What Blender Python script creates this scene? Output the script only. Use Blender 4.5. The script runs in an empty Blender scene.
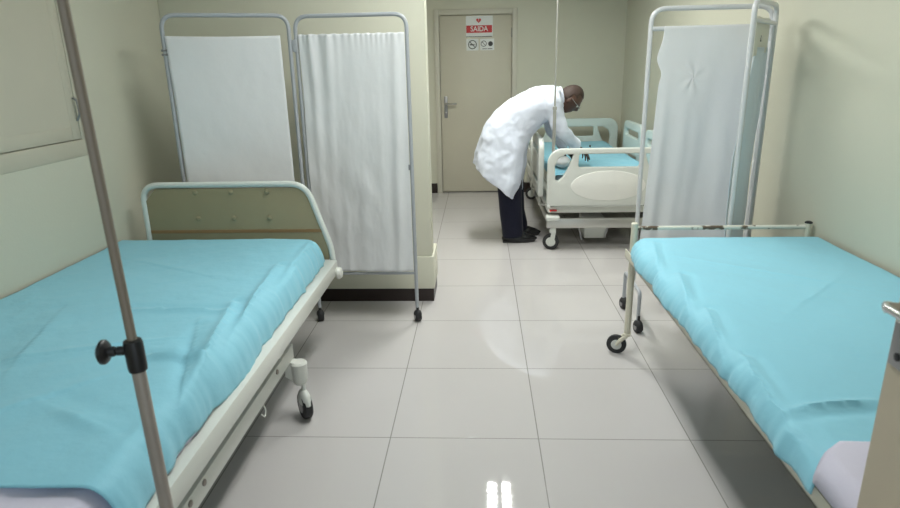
import bpy, bmesh, math, random
from mathutils import Vector, Matrix, noise
random.seed(4)
sc = bpy.context.scene
COL = sc.collection
PI = math.pi
rad = math.radians

# ------------------------------------------------------------------ materials
def mat(name, col, rough=.5, metal=0, spec=.5, bump=0, bscale=40, var=0, vscale=6, coat=0, sheen=0, trans=0, bdetail=4):
    m = bpy.data.materials.new(name); m.use_nodes = True
    nt = m.node_tree; b = nt.nodes['Principled BSDF']
    b.inputs['Base Color'].default_value = (*col, 1)
    b.inputs['Roughness'].default_value = rough
    b.inputs['Metallic'].default_value = metal
    b.inputs['Specular IOR Level'].default_value = spec
    if coat: b.inputs['Coat Weight'].default_value = coat
    if sheen: b.inputs['Sheen Weight'].default_value = sheen
    tc = nt.nodes.new('ShaderNodeTexCoord')
    if var:
        n = nt.nodes.new('ShaderNodeTexNoise'); n.inputs['Scale'].default_value = vscale; n.inputs['Detail'].default_value = 5
        nt.links.new(tc.outputs['Object'], n.inputs['Vector'])
        r = nt.nodes.new('ShaderNodeMix'); r.data_type = 'RGBA'
        r.inputs[6].default_value = (*[c*(1-var) for c in col], 1)
        r.inputs[7].default_value = (*[min(1, c*(1+var)) for c in col], 1)
        nt.links.new(n.outputs['Fac'], r.inputs[0]); nt.links.new(r.outputs[2], b.inputs['Base Color'])
    if bump:
        n = nt.nodes.new('ShaderNodeTexNoise'); n.inputs['Scale'].default_value = bscale; n.inputs['Detail'].default_value = bdetail
        nt.links.new(tc.outputs['Object'], n.inputs['Vector'])
        bp = nt.nodes.new('ShaderNodeBump'); bp.inputs['Strength'].default_value = bump; bp.inputs['Distance'].default_value = .01
        nt.links.new(n.outputs['Fac'], bp.inputs['Height']); nt.links.new(bp.outputs['Normal'], b.inputs['Normal'])
    return m

def cloth_mat(name, col, transl=.15, rough=.8, bump=.15, bscale=25, var=.04):
    m = mat(name, col, rough, spec=.2, bump=bump, bscale=bscale, var=var, vscale=3, sheen=.1)
    nt = m.node_tree; b = nt.nodes['Principled BSDF']
    if transl:
        t = nt.nodes.new('ShaderNodeBsdfTranslucent'); t.inputs['Color'].default_value = (*col, 1)
        mx = nt.nodes.new('ShaderNodeMixShader'); mx.inputs[0].default_value = transl
        nt.links.new(b.outputs[0], mx.inputs[1]); nt.links.new(t.outputs[0], mx.inputs[2])
        nt.links.new(mx.outputs[0], nt.nodes['Material Output'].inputs['Surface'])
    return m

def tile_mat():
    m = mat('floor_tile', (.56, .55, .53), .16, spec=.5)
    nt = m.node_tree; b = nt.nodes['Principled BSDF']; N = nt.nodes.new; L = nt.links.new
    geo = N('ShaderNodeNewGeometry'); sx = N('ShaderNodeSeparateXYZ'); L(geo.outputs['Position'], sx.inputs[0])
    def M(op, a, b_=None):
        n = N('ShaderNodeMath'); n.operation = op
        for k, v in enumerate((a, b_)):
            if v is None: continue
            if isinstance(v, (int, float)): n.inputs[k].default_value = v
            else: L(v, n.inputs[k])
        return n.outputs[0]
    S = .6
    def grid(o, off):
        u = M('DIVIDE', M('SUBTRACT', o, off), S)
        f = M('FRACT', u); d = M('MULTIPLY', M('MINIMUM', f, M('SUBTRACT', 1., f)), S)
        return d, M('FLOOR', u)
    dx, ix = grid(sx.outputs[0], -.371); dy, iy = grid(sx.outputs[1], 2.164)
    d = M('MINIMUM', dx, dy)
    mr = N('ShaderNodeMapRange'); mr.inputs['From Min'].default_value = .0012; mr.inputs['From Max'].default_value = .0030
    mr.interpolation_type = 'SMOOTHSTEP'; L(d, mr.inputs['Value'])
    cb = N('ShaderNodeCombineXYZ'); L(ix, cb.inputs[0]); L(iy, cb.inputs[1])
    wn = N('ShaderNodeTexWhiteNoise'); L(cb.outputs[0], wn.inputs['Vector'])
    ns = N('ShaderNodeTexNoise'); ns.inputs['Scale'].default_value = 3.; ns.inputs['Detail'].default_value = 6; L(geo.outputs['Position'], ns.inputs['Vector'])
    v = M('ADD', M('MULTIPLY', wn.outputs['Value'], .05), M('MULTIPLY', ns.outputs['Fac'], .09))
    c1 = N('ShaderNodeMix'); c1.data_type = 'RGBA'; c1.inputs[6].default_value = (.46, .44, .432, 1); c1.inputs[7].default_value = (.73, .70, .695, 1)
    L(M('ADD', v, .32), c1.inputs[0])
    c2 = N('ShaderNodeMix'); c2.data_type = 'RGBA'; c2.inputs[6].default_value = (.27, .26, .24, 1)
    L(mr.outputs[0], c2.inputs[0]); L(c1.outputs[2], c2.inputs[7]); L(c2.outputs[2], b.inputs['Base Color'])
    n2 = N('ShaderNodeTexNoise'); n2.inputs['Scale'].default_value = 7; n2.inputs['Detail'].default_value = 8; L(geo.outputs['Position'], n2.inputs['Vector'])
    rr = N('ShaderNodeMapRange'); rr.inputs['To Min'].default_value = .025; rr.inputs['To Max'].default_value = .045; L(n2.outputs['Fac'], rr.inputs['Value'])
    L(rr.outputs[0], b.inputs['Roughness'])
    bp = N('ShaderNodeBump'); bp.inputs['Strength'].default_value = .3; bp.inputs['Distance'].default_value = .001
    L(mr.outputs[0], bp.inputs['Height']); L(bp.outputs['Normal'], b.inputs['Normal'])
    return m

def chipped_mat():
    m = mat('chipped_paint', (.72, .70, .62), .35)
    nt = m.node_tree; b = nt.nodes['Principled BSDF']; N = nt.nodes.new; L = nt.links.new
    tc = N('ShaderNodeTexCoord'); n = N('ShaderNodeTexNoise'); n.inputs['Scale'].default_value = 16; n.inputs['Detail'].default_value = 8
    L(tc.outputs['Object'], n.inputs['Vector'])
    r = N('ShaderNodeValToRGB'); r.color_ramp.elements[0].position = .56; r.color_ramp.elements[0].color = (.74, .72, .64, 1)
    r.color_ramp.elements[1].position = .60; r.color_ramp.elements[1].color = (.13, .09, .06, 1)
    L(n.outputs['Fac'], r.inputs[0]); L(r.outputs[0], b.inputs['Base Color'])
    return m

M_ = {}
M_['wall'] = mat('wall_paint', (.615, .605, .495), .42, spec=.35, bump=.06, bscale=90, var=.025, vscale=2)
M_['partition'] = mat('partition_paint', (.70, .69, .57), .5, var=.02)
M_['ceil'] = mat('ceiling_paint', (.78, .78, .74), .8, bump=.05)
M_['floor'] = tile_mat()
M_['base'] = mat('dark_skirting', (.022, .012, .010), .35, var=.2)
M_['door'] = mat('door_paint', (.56, .53, .43), .45, var=.03, vscale=3, bump=.03)
M_['doorframe'] = mat('door_frame_paint', (.58, .56, .47), .45)
M_['doorleaf'] = mat('door_leaf_paint', (.52, .45, .34), .5, var=.04)
M_['shutter'] = mat('shutter_paint', (.55, .52, .42), .5, var=.05, vscale=4)
M_['chrome'] = mat('chrome', (.62, .62, .62), .18, metal=1)
M_['dull'] = mat('dull_metal', (.33, .33, .34), .35, metal=.8)
M_['steelblk'] = mat('worn_steel', (.38, .335, .30), .4, metal=.3, var=.15, vscale=10)
M_['poleup'] = mat('brown_steel', (.27, .225, .18), .4, metal=.25, var=.1)
M_['black'] = mat('black_plastic', (.012, .012, .014), .35)
M_['rubber'] = mat('black_rubber', (.02, .02, .022), .6)
M_['greytube'] = mat('grey_painted_tube', (.42, .44, .47), .35)
M_['whitetube'] = mat('white_painted_tube', (.66, .67, .68), .3)
M_['bedwhite'] = mat('white_bed_enamel', (.74, .75, .70), .3, var=.03, vscale=5)
M_['headtube'] = mat('pale_green_enamel', (.70, .74, .70), .28)
M_['board'] = mat('olive_board', (.335, .285, .17), .42, var=.08, vscale=5)
M_['boardedge'] = mat('board_edge', (.30, .17, .07), .55)
M_['cream'] = mat('cream_enamel', (.70, .67, .55), .35, var=.05, vscale=8)
M_['chip'] = chipped_mat()
M_['sheet'] = cloth_mat('cyan_sheet', (.285, .625, .765), 0, rough=.55, bump=.30, bscale=17)
M_['whitesheet'] = cloth_mat('pale_lilac_sheet', (.70, .67, .80), 0)
M_['mattress'] = mat('mattress_cover', (.35, .45, .50), .6)
M_['curtain'] = cloth_mat('white_curtain', (.86, .87, .88), .18, bump=.12, bscale=30)
M_['curtainB'] = cloth_mat('bluish_curtain', (.80, .87, .92), .25, bump=.1)
M_['tag'] = cloth_mat('cream_cloth', (.80, .80, .72), .1)
M_['plas'] = mat('ivory_plastic', (.68, .70, .66), .35)
M_['plas2'] = mat('pale_green_plastic', (.62, .72, .69), .4)
M_['plas3'] = mat('white_plastic_inlay', (.84, .84, .80), .4)
M_['steel'] = mat('brushed_steel', (.50, .50, .47), .3, metal=.7)
M_['red'] = mat('red_print', (.50, .015, .02), .5)
M_['paper'] = mat('white_sticker', (.74, .76, .74), .45)
M_['ink'] = mat('black_print', (.03, .03, .03), .5)
M_['skin'] = mat('dark_skin', (.085, .040, .026), .42, var=.15, vscale=20, spec=.5)
M_['coat'] = cloth_mat('white_coat', (.80, .85, .97), .08, bump=.35, bscale=11)
M_['trouser'] = cloth_mat('navy_trousers', (.008, .009, .022), 0, bump=.3)
M_['shoe'] = mat('black_leather', (.012, .012, .013), .22)
M_['eye'] = mat('eye_white', (.7, .68, .62), .2)
M_['glass'] = mat('clear_lens', (.9, .9, .9), .05); M_['glass'].node_tree.nodes['Principled BSDF'].inputs['Transmission Weight'].default_value = 1
M_['hair'] = mat('short_black_hair', (.050, .028, .020), .6, bump=.3, bscale=300)
def emis(name, col, s):
    m = mat(name, (.8, .8, .8)); b = m.node_tree.nodes['Principled BSDF']
    b.inputs['Emission Color'].default_value = (*col, 1); b.inputs['Emission Strength'].default_value = s; return m
M_['tube'] = emis('lit_fluorescent_tube', (1, 1, .97), 8)

# ------------------------------------------------------------------ mesh builder
class MB:
    def __init__(s): s.bm = bmesh.new()
    def _add(s, verts, faces):
        vs = [s.bm.verts.new(v) for v in verts]
        for f in faces:
            try: s.bm.faces.new([vs[i] for i in f])
            except ValueError: pass
        return vs
    def box(s, a, b, bev=0, seg=2, rot=None, piv=None):
        t = bmesh.new(); bmesh.ops.create_cube(t, size=1)
        for v in t.verts:
            v.co = Vector([(a[i]+b[i])/2 + v.co[i]*(b[i]-a[i]) for i in range(3)])
        if bev: bmesh.ops.bevel(t, geom=t.edges[:], offset=bev, segments=seg, affect='EDGES', profile=.5)
        if rot is not None:
            p = Vector(piv); 
            for v in t.verts: v.co = p + rot @ (v.co - p)
        s.merge(t); return s
    def merge(s, t):
        t.verts.ensure_lookup_table(); t.verts.index_update()
        s._add([v.co.copy() for v in t.verts], [[v.index for v in f.verts] for f in t.faces]); t.free()
    def tube(s, pts, r, seg=12, corner=0, cap=True, csteps=6, closed=False):
        P = [Vector(p) for p in pts]
        rr = r if isinstance(r, (list, tuple)) else None
        if corner:
            Q = [P[0]]; 
            for i in range(1, len(P)-1):
                a, b, c = P[i-1], P[i], P[i+1]
                d1 = (a-b); d2 = (c-b); k = min(corner, d1.length*.49, d2.length*.49)
                d1.normalize(); d2.normalize(); ang = d1.angle(d2)
                s0 = b+d1*k; s1 = b+d2*k
                for j in range(csteps+1):
                    t = j/csteps; Q.append((1-t)**2*s0+2*t*(1-t)*b+t*t*s1)
            Q.append(P[-1]); P = Q
        n = len(P)
        tang = []
        for i in range(n):
            a = P[i-1] if (i or closed) else P[0]; b = P[(i+1) % n] if (i < n-1 or closed) else P[-1]
            tang.append((b-a).normalized())
        up = Vector((0, 0, 1)) if abs(tang[0].z) < .9 else Vector((0, 1, 0))
        nn = tang[0].cross(up).normalized(); rings = []
        for i in range(n):
            nn = (nn - tang[i]*nn.dot(tang[i])).normalized(); bb = tang[i].cross(nn)
            R = rr[min(i, len(rr)-1)] if rr else r
            rings.append([s.bm.verts.new(P[i] + (nn*math.cos(2*PI*k/seg)+bb*math.sin(2*PI*k/seg))*R) for k in range(seg)])
        for i in range(n-1 if not closed else n):
            A, B = rings[i], rings[(i+1) % n]
            for k in range(seg): s.bm.faces.new((A[k], A[(k+1) % seg], B[(k+1) % seg], B[k]))
        if cap and not closed:
            s.bm.faces.new(rings[0][::-1]); s.bm.faces.new(rings[-1])
        return s
    def cyl(s, a, b, r, seg=20, r2=None): return s.tube([a, b], [r, r if r2 is None else r2], seg)
    def lathe(s, prof, origin, axis=(0, 0, 1), seg=24):
        ax = Vector(axis).normalized(); q = Vector((0, 0, 1)).rotation_difference(ax); o = Vector(origin); rings = []
        for (r, h) in prof:
            rings.append([s.bm.verts.new(o + q @ Vector((max(r, 1e-4)*math.cos(2*PI*k/seg), max(r, 1e-4)*math.sin(2*PI*k/seg), h))) for k in range(seg)])
        for A, B in zip(rings, rings[1:]):
            for k in range(seg): s.bm.faces.new((A[k], A[(k+1) % seg], B[(k+1) % seg], B[k]))
        s.bm.faces.new(rings[0][::-1]); s.bm.faces.new(rings[-1]); return s
    def ell(s, c, r, seg=20, rot=None, fn=None):
        t = bmesh.new(); bmesh.ops.create_uvsphere(t, u_segments=seg, v_segments=max(8, seg*2//3), radius=1)
        for v in t.verts:
            p = Vector((v.co.x*r[0], v.co.y*r[1], v.co.z*r[2]))
            if fn: p = fn(p)
            if rot is not None: p = rot @ p
            v.co = p + Vector(c)
        s.merge(t); return s
    def cap(s, a, b, r1, r2, seg=16):      # tapered capsule, closed
        a = Vector(a); b = Vector(b); d = (b-a).normalized(); L = (b-a).length; prof = []
        for k in range(7): t = PI/2*k/6; prof.append((r1*math.sin(t), -r1*math.cos(t)))
        for k in range(7): t = PI/2*k/6; prof.append((r2*math.cos(t), L+r2*math.sin(t)))
        return s.lathe(prof, a, d, seg)
    def loft(s, rings):                     # closed rings with equal counts
        R = [[s.bm.verts.new(p) for p in r] for r in rings]; n = len(R[0])
        for A, B in zip(R, R[1:]):
            for k in range(n): s.bm.faces.new((A[k], A[(k+1) % n], B[(k+1) % n], B[k]))
        s.bm.faces.new(R[0][::-1]); s.bm.faces.new(R[-1]); return s
    def grid(s, fn, nu, nv):
        V = [[s.bm.verts.new(fn(i/nu, j/nv)) for i in range(nu+1)] for j in range(nv+1)]
        for j in range(nv):
            for i in range(nu): s.bm.faces.new((V[j][i], V[j][i+1], V[j+1][i+1], V[j+1][i]))
        return s
    def build(s, name, m, parent=None, smooth=40, org=None):
        bm = s.bm; bmesh.ops.recalc_face_normals(bm, faces=bm.faces)
        root = parent
        while root is not None and root.parent is not None: root = root.parent
        o = Vector(org) if org is not None else (root.location.copy() if root is not None else Vector((0, 0, 0)))
        for v in bm.verts: v.co -= o
        if smooth:
            for f in bm.faces: f.smooth = True
            for e in bm.edges:
                if len(e.link_faces) == 2 and e.calc_face_angle(0) > rad(smooth): e.smooth = False
        me = bpy.data.meshes.new(name); bm.to_mesh(me); bm.free()
        ob = bpy.data.objects.new(name, me); COL.objects.link(ob)
        me.materials.append(m)
        if parent is not None: ob.parent = parent
        else: ob.location = o
        return ob

def curve_mesh(name, splines, extrude, bevel, matx, parent, xf, res=8):
    """filled 2D outline with holes, extruded and bevelled; xf maps (x, y, z) local to world"""
    cu = bpy.data.curves.new(name, 'CURVE'); cu.dimensions = '2D'; cu.fill_mode = 'BOTH'
    cu.extrude = extrude; cu.bevel_depth = bevel; cu.bevel_resolution = 2
    for sp in splines:
        s = cu.splines.new('POLY'); s.points.add(len(sp)-1); s.use_cyclic_u = True
        for p, q in zip(s.points, sp): p.co = (q[0], q[1], 0, 1)
    t = bpy.data.objects.new('tmp_curve', cu); COL.objects.link(t)
    dg = bpy.context.evaluated_depsgraph_get()
    me = bpy.data.meshes.new_from_object(t.evaluated_get(dg))
    bpy.data.objects.remove(t); bpy.data.curves.remove(cu)
    return finish_mesh(name, me, matx, parent, xf)

def finish_mesh(name, me, matx, parent, xf, smooth=40):
    bm = bmesh.new(); bm.from_mesh(me); bpy.data.meshes.remove(me)
    bmesh.ops.remove_doubles(bm, verts=bm.verts, dist=1e-5)
    m = MB(); m.bm.free(); m.bm = bm
    for v in bm.verts: v.co = Vector(xf(*v.co))
    return m.build(name, matx, parent, smooth)

def text_mesh(name, body, size, matx, parent, xf, extrude=.0006):
    cu = bpy.data.curves.new(name, 'FONT'); cu.body = body; cu.size = size; cu.extrude = extrude
    cu.align_x = 'CENTER'; cu.align_y = 'CENTER'; cu.offset = size*.012
    t = bpy.data.objects.new('tmp_text', cu); COL.objects.link(t)
    me = bpy.data.meshes.new_from_object(t.evaluated_get(bpy.context.evaluated_depsgraph_get()))
    bpy.data.objects.remove(t); bpy.data.curves.remove(cu)
    return finish_mesh(name, me, matx, parent, xf, 0)

def thing(name, label, cat, loc, group=None, kind=None):
    o = bpy.data.objects.new(name, None); COL.objects.link(o); o.location = loc; o.empty_display_size = .1
    return tag(o, label, cat, group, kind)
def tag(o, label=None, cat=None, group=None, kind=None):
    if label: o['label'] = label
    if cat: o['category'] = cat
    if group: o['group'] = group
    if kind: o['kind'] = kind
    return o
def struct(o, label, cat): return tag(o, label, cat, kind='structure')
def mod_solid(o, t, off=0):
    m = o.modifiers.new('thickness', 'SOLIDIFY'); m.thickness = t; m.offset = off; return o
def mod_remesh(o, vox, it=6, f=.5):
    m = o.modifiers.new('union', 'REMESH'); m.mode = 'VOXEL'; m.voxel_size = vox; m.use_smooth_shade = True
    s = o.modifiers.new('smooth', 'SMOOTH'); s.iterations = it; s.factor = f; return o
def fbm(x, y, z=0, s=1): return noise.fractal(Vector((x*s, y*s, z*s)), 1, 2, 3)
def arc(cx, cy, r, a0, a1, n=8, ry=None):
    ry = ry or r
    return [(cx+r*math.cos(rad(a0+(a1-a0)*k/n)), cy+ry*math.sin(rad(a0+(a1-a0)*k/n))) for k in range(n+1)]

# ------------------------------------------------------------------ room
XL, XR, YB, YF, ZC = -1.83, 1.60, 7.20, -.04, 2.62
struct(MB().box((XL-.1, YF-2.2, -.1), (XR+.1, YB+.1, 0)).build('floor', M_['floor'], smooth=0), 'glossy grey-beige porcelain tile floor', 'floor')
struct(MB().box((XL-.1, YF-.12, ZC), (XR+.1, YB+.1, ZC+.1)).build('ceiling', M_['ceil'], smooth=0), 'white painted ceiling above the beds', 'ceiling')
struct(MB().box((XR, YF-.12, 0), (XR+.1, YB+.1, ZC)).build('wall_right', M_['wall'], smooth=0), 'cream wall along the right bed', 'wall')
# left wall with an opening for the shuttered window
WY0, WY1, WZ0, WZ1 = .75, 2.82, 1.08, 2.15
m = MB()
m.box((XL-.1, YF-.12, 0), (XL, YB+.1, WZ0)).box((XL-.1, YF-.12, WZ1), (XL, YB+.1, ZC))
m.box((XL-.1, YF-.12, WZ0), (XL, WY0, WZ1)).box((XL-.1, WY1, WZ0), (XL, YB+.1, WZ1))
struct(m.build('wall_left', M_['wall'], smooth=0), 'cream wall along the left bed', 'wall')
m = MB(); DX0, DX1, DZ = -.455, .375, 1.985
m.box((XL, YB, 0), (DX0, YB+.1, ZC)).box((DX1, YB, 0), (XR, YB+.1, ZC)).box((DX0, YB, DZ), (DX1, YB+.1, ZC))
m.box((DX0, YB+.08, 0), (DX1, YB+.1, DZ))
struct(m.build('wall_back', M_['wall'], smooth=0), 'cream far wall with the exit door', 'wall')
PY, PX = 3.69, -.305
m = MB().box((XL, PY, 0), (PX, PY+.14, ZC), .006)
struct(m.build('wall_partition', M_['partition'], smooth=30), 'cream partition wall behind the folding screen', 'wall')
m = MB().box((XL, PY-.012, .085), (PX+.012, PY+.30, .30), .006)
struct(m.build('trim_1', M_['partition'], smooth=30), 'raised cream plinth at the foot of the partition', 'trim')
m = MB().box((XL, PY-.006, 0), (PX+.006, PY+.29, .085))
struct(m.build('baseboard_partition', M_['base'], smooth=0), 'dark baseboard under the partition', 'baseboard')
m = MB().box((XL, YB-.015, 0), (DX0-.05, YB, .115), .003).box((DX1+.05, YB-.015, 0), (XR, YB, .115), .003)
struct(m.build('baseboard_back', M_['base'], smooth=0), 'dark baseboard along the far wall', 'baseboard')
m = MB().box((XR-.014, 3.6, 0), (XR, YB-.016, .115), .003)
struct(m.build('baseboard_right', M_['base'], smooth=0), 'dark baseboard along the right wall behind the screen', 'baseboard')
# front wall with the doorway the photo is taken from and a daylight window beside it
m = MB(); VX0, VX1, VZ0, VZ1 = -1.60, -.55, .95, 2.2
m.box((XL, YF-.12, 0), (VX0, YF, ZC)).box((VX1, YF-.12, 0), (-.42, YF, ZC)).box((VX0, YF-.12, 0), (VX1, YF, VZ0)).box((VX0, YF-.12, VZ1), (VX1, YF, ZC))
m.box((.72, YF-.12, 0), (XR, YF, ZC)).box((-.42, YF-.12, 2.1), (.72, YF, ZC))
struct(m.build('wall_front', M_['wall'], smooth=0), 'cream wall around the entrance doorway and window', 'wall')
w = thing('window_2', 'white framed daylight window beside the entrance doorway', 'window', ((VX0+VX1)/2, YF, VZ0), kind='structure')
m = MB()
for a, b in (((VX0, VZ0), (VX0+.05, VZ1)), ((VX1-.05, VZ0), (VX1, VZ1)), ((VX0+.05, VZ0), (VX1-.05, VZ0+.05)), ((VX0+.05, VZ1-.05), (VX1-.05, VZ1)), (((VX0+VX1)/2-.02, VZ0+.05), ((VX0+VX1)/2+.02, VZ1-.05))):
    m.box((a[0], YF-.09, a[1]), (b[0], YF-.04, b[1]), .003)
m.build('window_frame', M_['bedwhite'], w)

# exit door in the far wall
d = thing('door_1', 'closed beige exit door in the far wall with a red and white sign', 'door', (-.04, YB, 0), kind='structure')
m = MB()
for a, b in (((DX0-.045, YB-.02, 0), (DX0+.012, YB+.07, DZ+.045)), ((DX1-.012, YB-.02, 0), (DX1+.045, YB+.07, DZ+.045)), ((DX0+.012, YB-.02, DZ-.012), (DX1-.012, YB+.07, DZ+.045))):
    m.box(a, b, .004)
m.build('door_frame', M_['doorframe'], d)
MB().box((DX0+.016, YB+.012, .012), (DX1-.016, YB+.052, DZ-.016), .003).build('door_leaf', M_['door'], d)
h = MB().box((-.405, YB+.002, .87), (-.365, YB+.012, 1.11), .004).build('lock_plate', M_['dull'], d)
MB().tube([(-.385, YB+.01, 1.03), (-.385, YB-.045, 1.03), (-.26, YB-.05, 1.03)], .010, 10, .018).build('door_handle', M_['chrome'], h)
MB().lathe([(.009, 0), (.009, .004), (.0, .005)], (-.385, YB+.003, .93), (0, -1, 0), 12).build('keyhole_cover', M_['chrome'], h)
for z in (.25, 1.05, 1.78):
    MB().cyl((DX1-.012, YB-.001, z-.05), (DX1-.012, YB-.001, z+.05), .009, 10).build('hinge', M_['dull'], d)
# sign on the door: five small stickers
sx0 = 0.
s = thing('exit_sign', 'red and white exit sign with prohibition symbols stuck on the far door', 'sign', (0, YB+.012, 1.6))
yf = YB+.0115
def P(x0, z0, x1, z1, t, mm, name, par=None):
    return MB().box((x0, yf-t, z0), (x1, yf+.0001, z1)).build(name, mm, par or s, smooth=0)
P(-.145, 1.745, .150, 1.96, .0012, M_['paper'], 'sign_panel')
ban = P(-.142, 1.785, .142, 1.862, .0022, M_['red'], 'red_banner')
fx = lambda x, y, z: (x, yf-.0026-z, y)
text_mesh('lettering', 'SAIDA', .075, M_['paper'], ban, lambda x, y, z: (x*.92+0, yf-.003-z, y+1.824))
hp = []
for k in range(40):
    t = 2*PI*k/40; hp.append((.0017*16*math.sin(t)**3, .0017*(13*math.cos(t)-5*math.cos(2*t)-2*math.cos(3*t)-math.cos(4*t))))
ht = curve_mesh('heart_symbol', [hp], .0005, 0, M_['red'], s, lambda x, y, z: (x-.005, yf-.002-z, y+1.912))
text_mesh('heart_mark', '1', .03, M_['paper'], ht, lambda x, y, z: (x-.005, yf-.0032-z, y+1.912))
P(-.145, 1.742, .142, 1.748, .002, M_['ink'], 'ruled_line')
st = P(-.142, 1.60, -.008, 1.722, .0012, M_['paper'], 'symbol_sticker')
def nosign(par, cx, cz, r, w):
    curve_mesh('prohibition_ring', [arc(cx, cz, r, 0, 360, 32)[:-1], arc(cx, cz, r-w, 0, 360, 32)[:-1]], .0004, 0, M_['ink'], par, lambda x, y, z: (x, yf-.002-z, y))
    a = rad(-45); u = Vector((math.cos(a), math.sin(a)))*r*.95; n = Vector((-u.y, u.x)).normalized()*w*.45
    q = [(cx+u.x+n.x, cz+u.y+n.y), (cx-u.x+n.x, cz-u.y+n.y), (cx-u.x-n.x, cz-u.y-n.y), (cx+u.x-n.x, cz+u.y-n.y)]
    curve_mesh('slash_bar', [q], .0004, 0, M_['ink'], par, lambda x, y, z: (x, yf-.0024-z, y))
nosign(st, -.075, 1.662, .048, .009)
m = MB().box((-.105, yf-.0018, 1.655), (-.058, yf-.001, 1.667)).box((-.053, yf-.0018, 1.655), (-.046, yf-.001, 1.667)); m.build('cigarette_mark', M_['ink'], st, smooth=0)
st = P(.010, 1.60, .165, 1.722, .0012, M_['paper'], 'symbol_sticker')
nosign(st, .050, 1.670, .032, .006)
curve_mesh('round_mark', [arc(.125, 1.668, .026, 0, 360, 24)[:-1]], .0004, 0, M_['ink'], st, lambda x, y, z: (x, yf-.002-z, y))
m = MB().box((.035, yf-.0018, 1.612), (.085, yf-.001, 1.619)).box((.092, yf-.0018, 1.612), (.145, yf-.001, 1.619)); m.build('small_print', M_['ink'], st, smooth=0)

# shuttered window in the left wall
w = thing('window_1', 'closed olive-grey shuttered window in the left wall', 'window', (XL, (WY0+WY1)/2, WZ0), kind='structure')
m = MB(); fx0, fx1 = XL-.07, XL+.003
m.box((fx0, WY0, WZ0), (fx1, WY1, WZ0+.075), .003).box((fx0, WY0, WZ1-.06), (fx1, WY1, WZ1), .003)
m.box((fx0, WY0, WZ0+.075), (fx1, WY0+.05, WZ1-.06), .003).box((fx0, WY1-.04, WZ0+.075), (fx1, WY1, WZ1-.06), .003)
m.build('window_frame', M_['shutter'], w)
for y0, y1 in ((WY0+.053, 1.78), (1.786, WY1-.043)):
    m = MB(); z0, z1 = WZ0+.079, WZ1-.063; xa, xb = XL-.05, XL+.001
    m.box((xa, y0, z0), (xb, y0+.055, z1), .002).box((xa, y1-.055, z0), (xb, y1, z1), .002)
    m.box((xa, y0+.055, z0), (xb, y1-.055, z0+.055), .002).box((xa, y0+.055, z1-.055), (xb, y1-.055, z1), .002)
    sh = m.build('shutter_leaf', M_['shutter'], w)
    MB().box((XL-.04, y0+.05, z0+.05), (XL-.0005, y1-.05, z1-.05)).build('shutter_panel', M_['shutter'], sh, smooth=0)
MB().tube([(XL+.004, WY1-.055, 1.34), (XL+.022, WY1-.055, 1.33), (XL+.022, WY1-.05, 1.27), (XL+.004, WY1-.05, 1.24)], .005, 8, .012).build('latch', M_['dull'], w)

# open door in the right foreground (leaf stands along the depth)
d = thing('door_2', 'open beige door leaf at the right edge with chrome lever handle', 'door', (.69, .02, 0), kind='structure')
EX, EY = .668, .95
MB().box((EX, .03, .01), (EX+.04, EY, 2.06), .002).build('door_leaf', M_['doorleaf'], d)
pl = MB().box((EX-.004, EY-.050, .965), (EX+.0005, EY-.006, 1.040), .002).build('lock_plate', M_['dull'], d)
MB().lathe([(.007, 0), (.007, .003), (.004, .004)], (EX-.003, EY-.028, .985), (-1, 0, 0), 14).build('keyhole_cover', M_['black'], pl)
MB().tube([(EX-.001, EY-.035, 1.072), (EX-.048, EY-.035, 1.077), (EX-.050, EY-.16, 1.078)], .0065, 12, .016).build('door_handle', M_['chrome'], d)
MB().lathe([(.008, 0), (.0095, .004), (.0095, .010), (.006, .012)], (EX-.033, EY-.035, 1.074), (-1, 0, 0), 14).build('handle_collar', M_['chrome'], d)
for z in (.3, 1.1, 1.85): MB().cyl((EX+.0, .028, z-.05), (EX+.0, .028, z+.05), .008, 10).build('hinge', M_['dull'], d)

# ceiling lights
def ceiling_light(x, y, label):
    t = thing('ceiling_light', label, 'lamp', (x, y, ZC), 'fluorescent ceiling lights')
    L, W, H = .62, .15, .052
    m = MB().box((x-W, y-L, ZC-H), (x-W+.012, y+L, ZC)).box((x+W-.012, y-L, ZC-H), (x+W, y+L, ZC)).box((x-W+.012, y-L, ZC-H), (x+W-.012, y-L+.012, ZC)).box((x-W+.012, y+L-.012, ZC-H), (x+W-.012, y+L, ZC)).box((x-W+.012, y-L+.012, ZC-.01), (x+W-.012, y+L-.012, ZC))
    m.build('lamp_housing', M_['bedwhite'], t, smooth=0)
    for dx in (-.07, .07): MB().cyl((x+dx, y-L+.02, ZC-.028), (x+dx, y+L-.02, ZC-.028), .013, 12).build('fluorescent_tube', M_['tube'], t)
    m = MB()
    for k in range(15): yy = y-L+.03+k*(2*L-.06)/14; m.box((x-W+.013, yy-.023, ZC-.054), (x+W-.013, yy+.023, ZC-.051))
    m.box((x-.026, y-L+.014, ZC-.054), (x+.026, y+L-.014, ZC-.012))
    m.build('louvre_grid', M_['bedwhite'], t, smooth=0)
ceiling_light(.17, 4.66, 'louvred fluorescent ceiling light over the aisle beside the far bed')
ceiling_light(.10, 2.45, 'louvred fluorescent ceiling light over the aisle between the two front beds')

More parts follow.
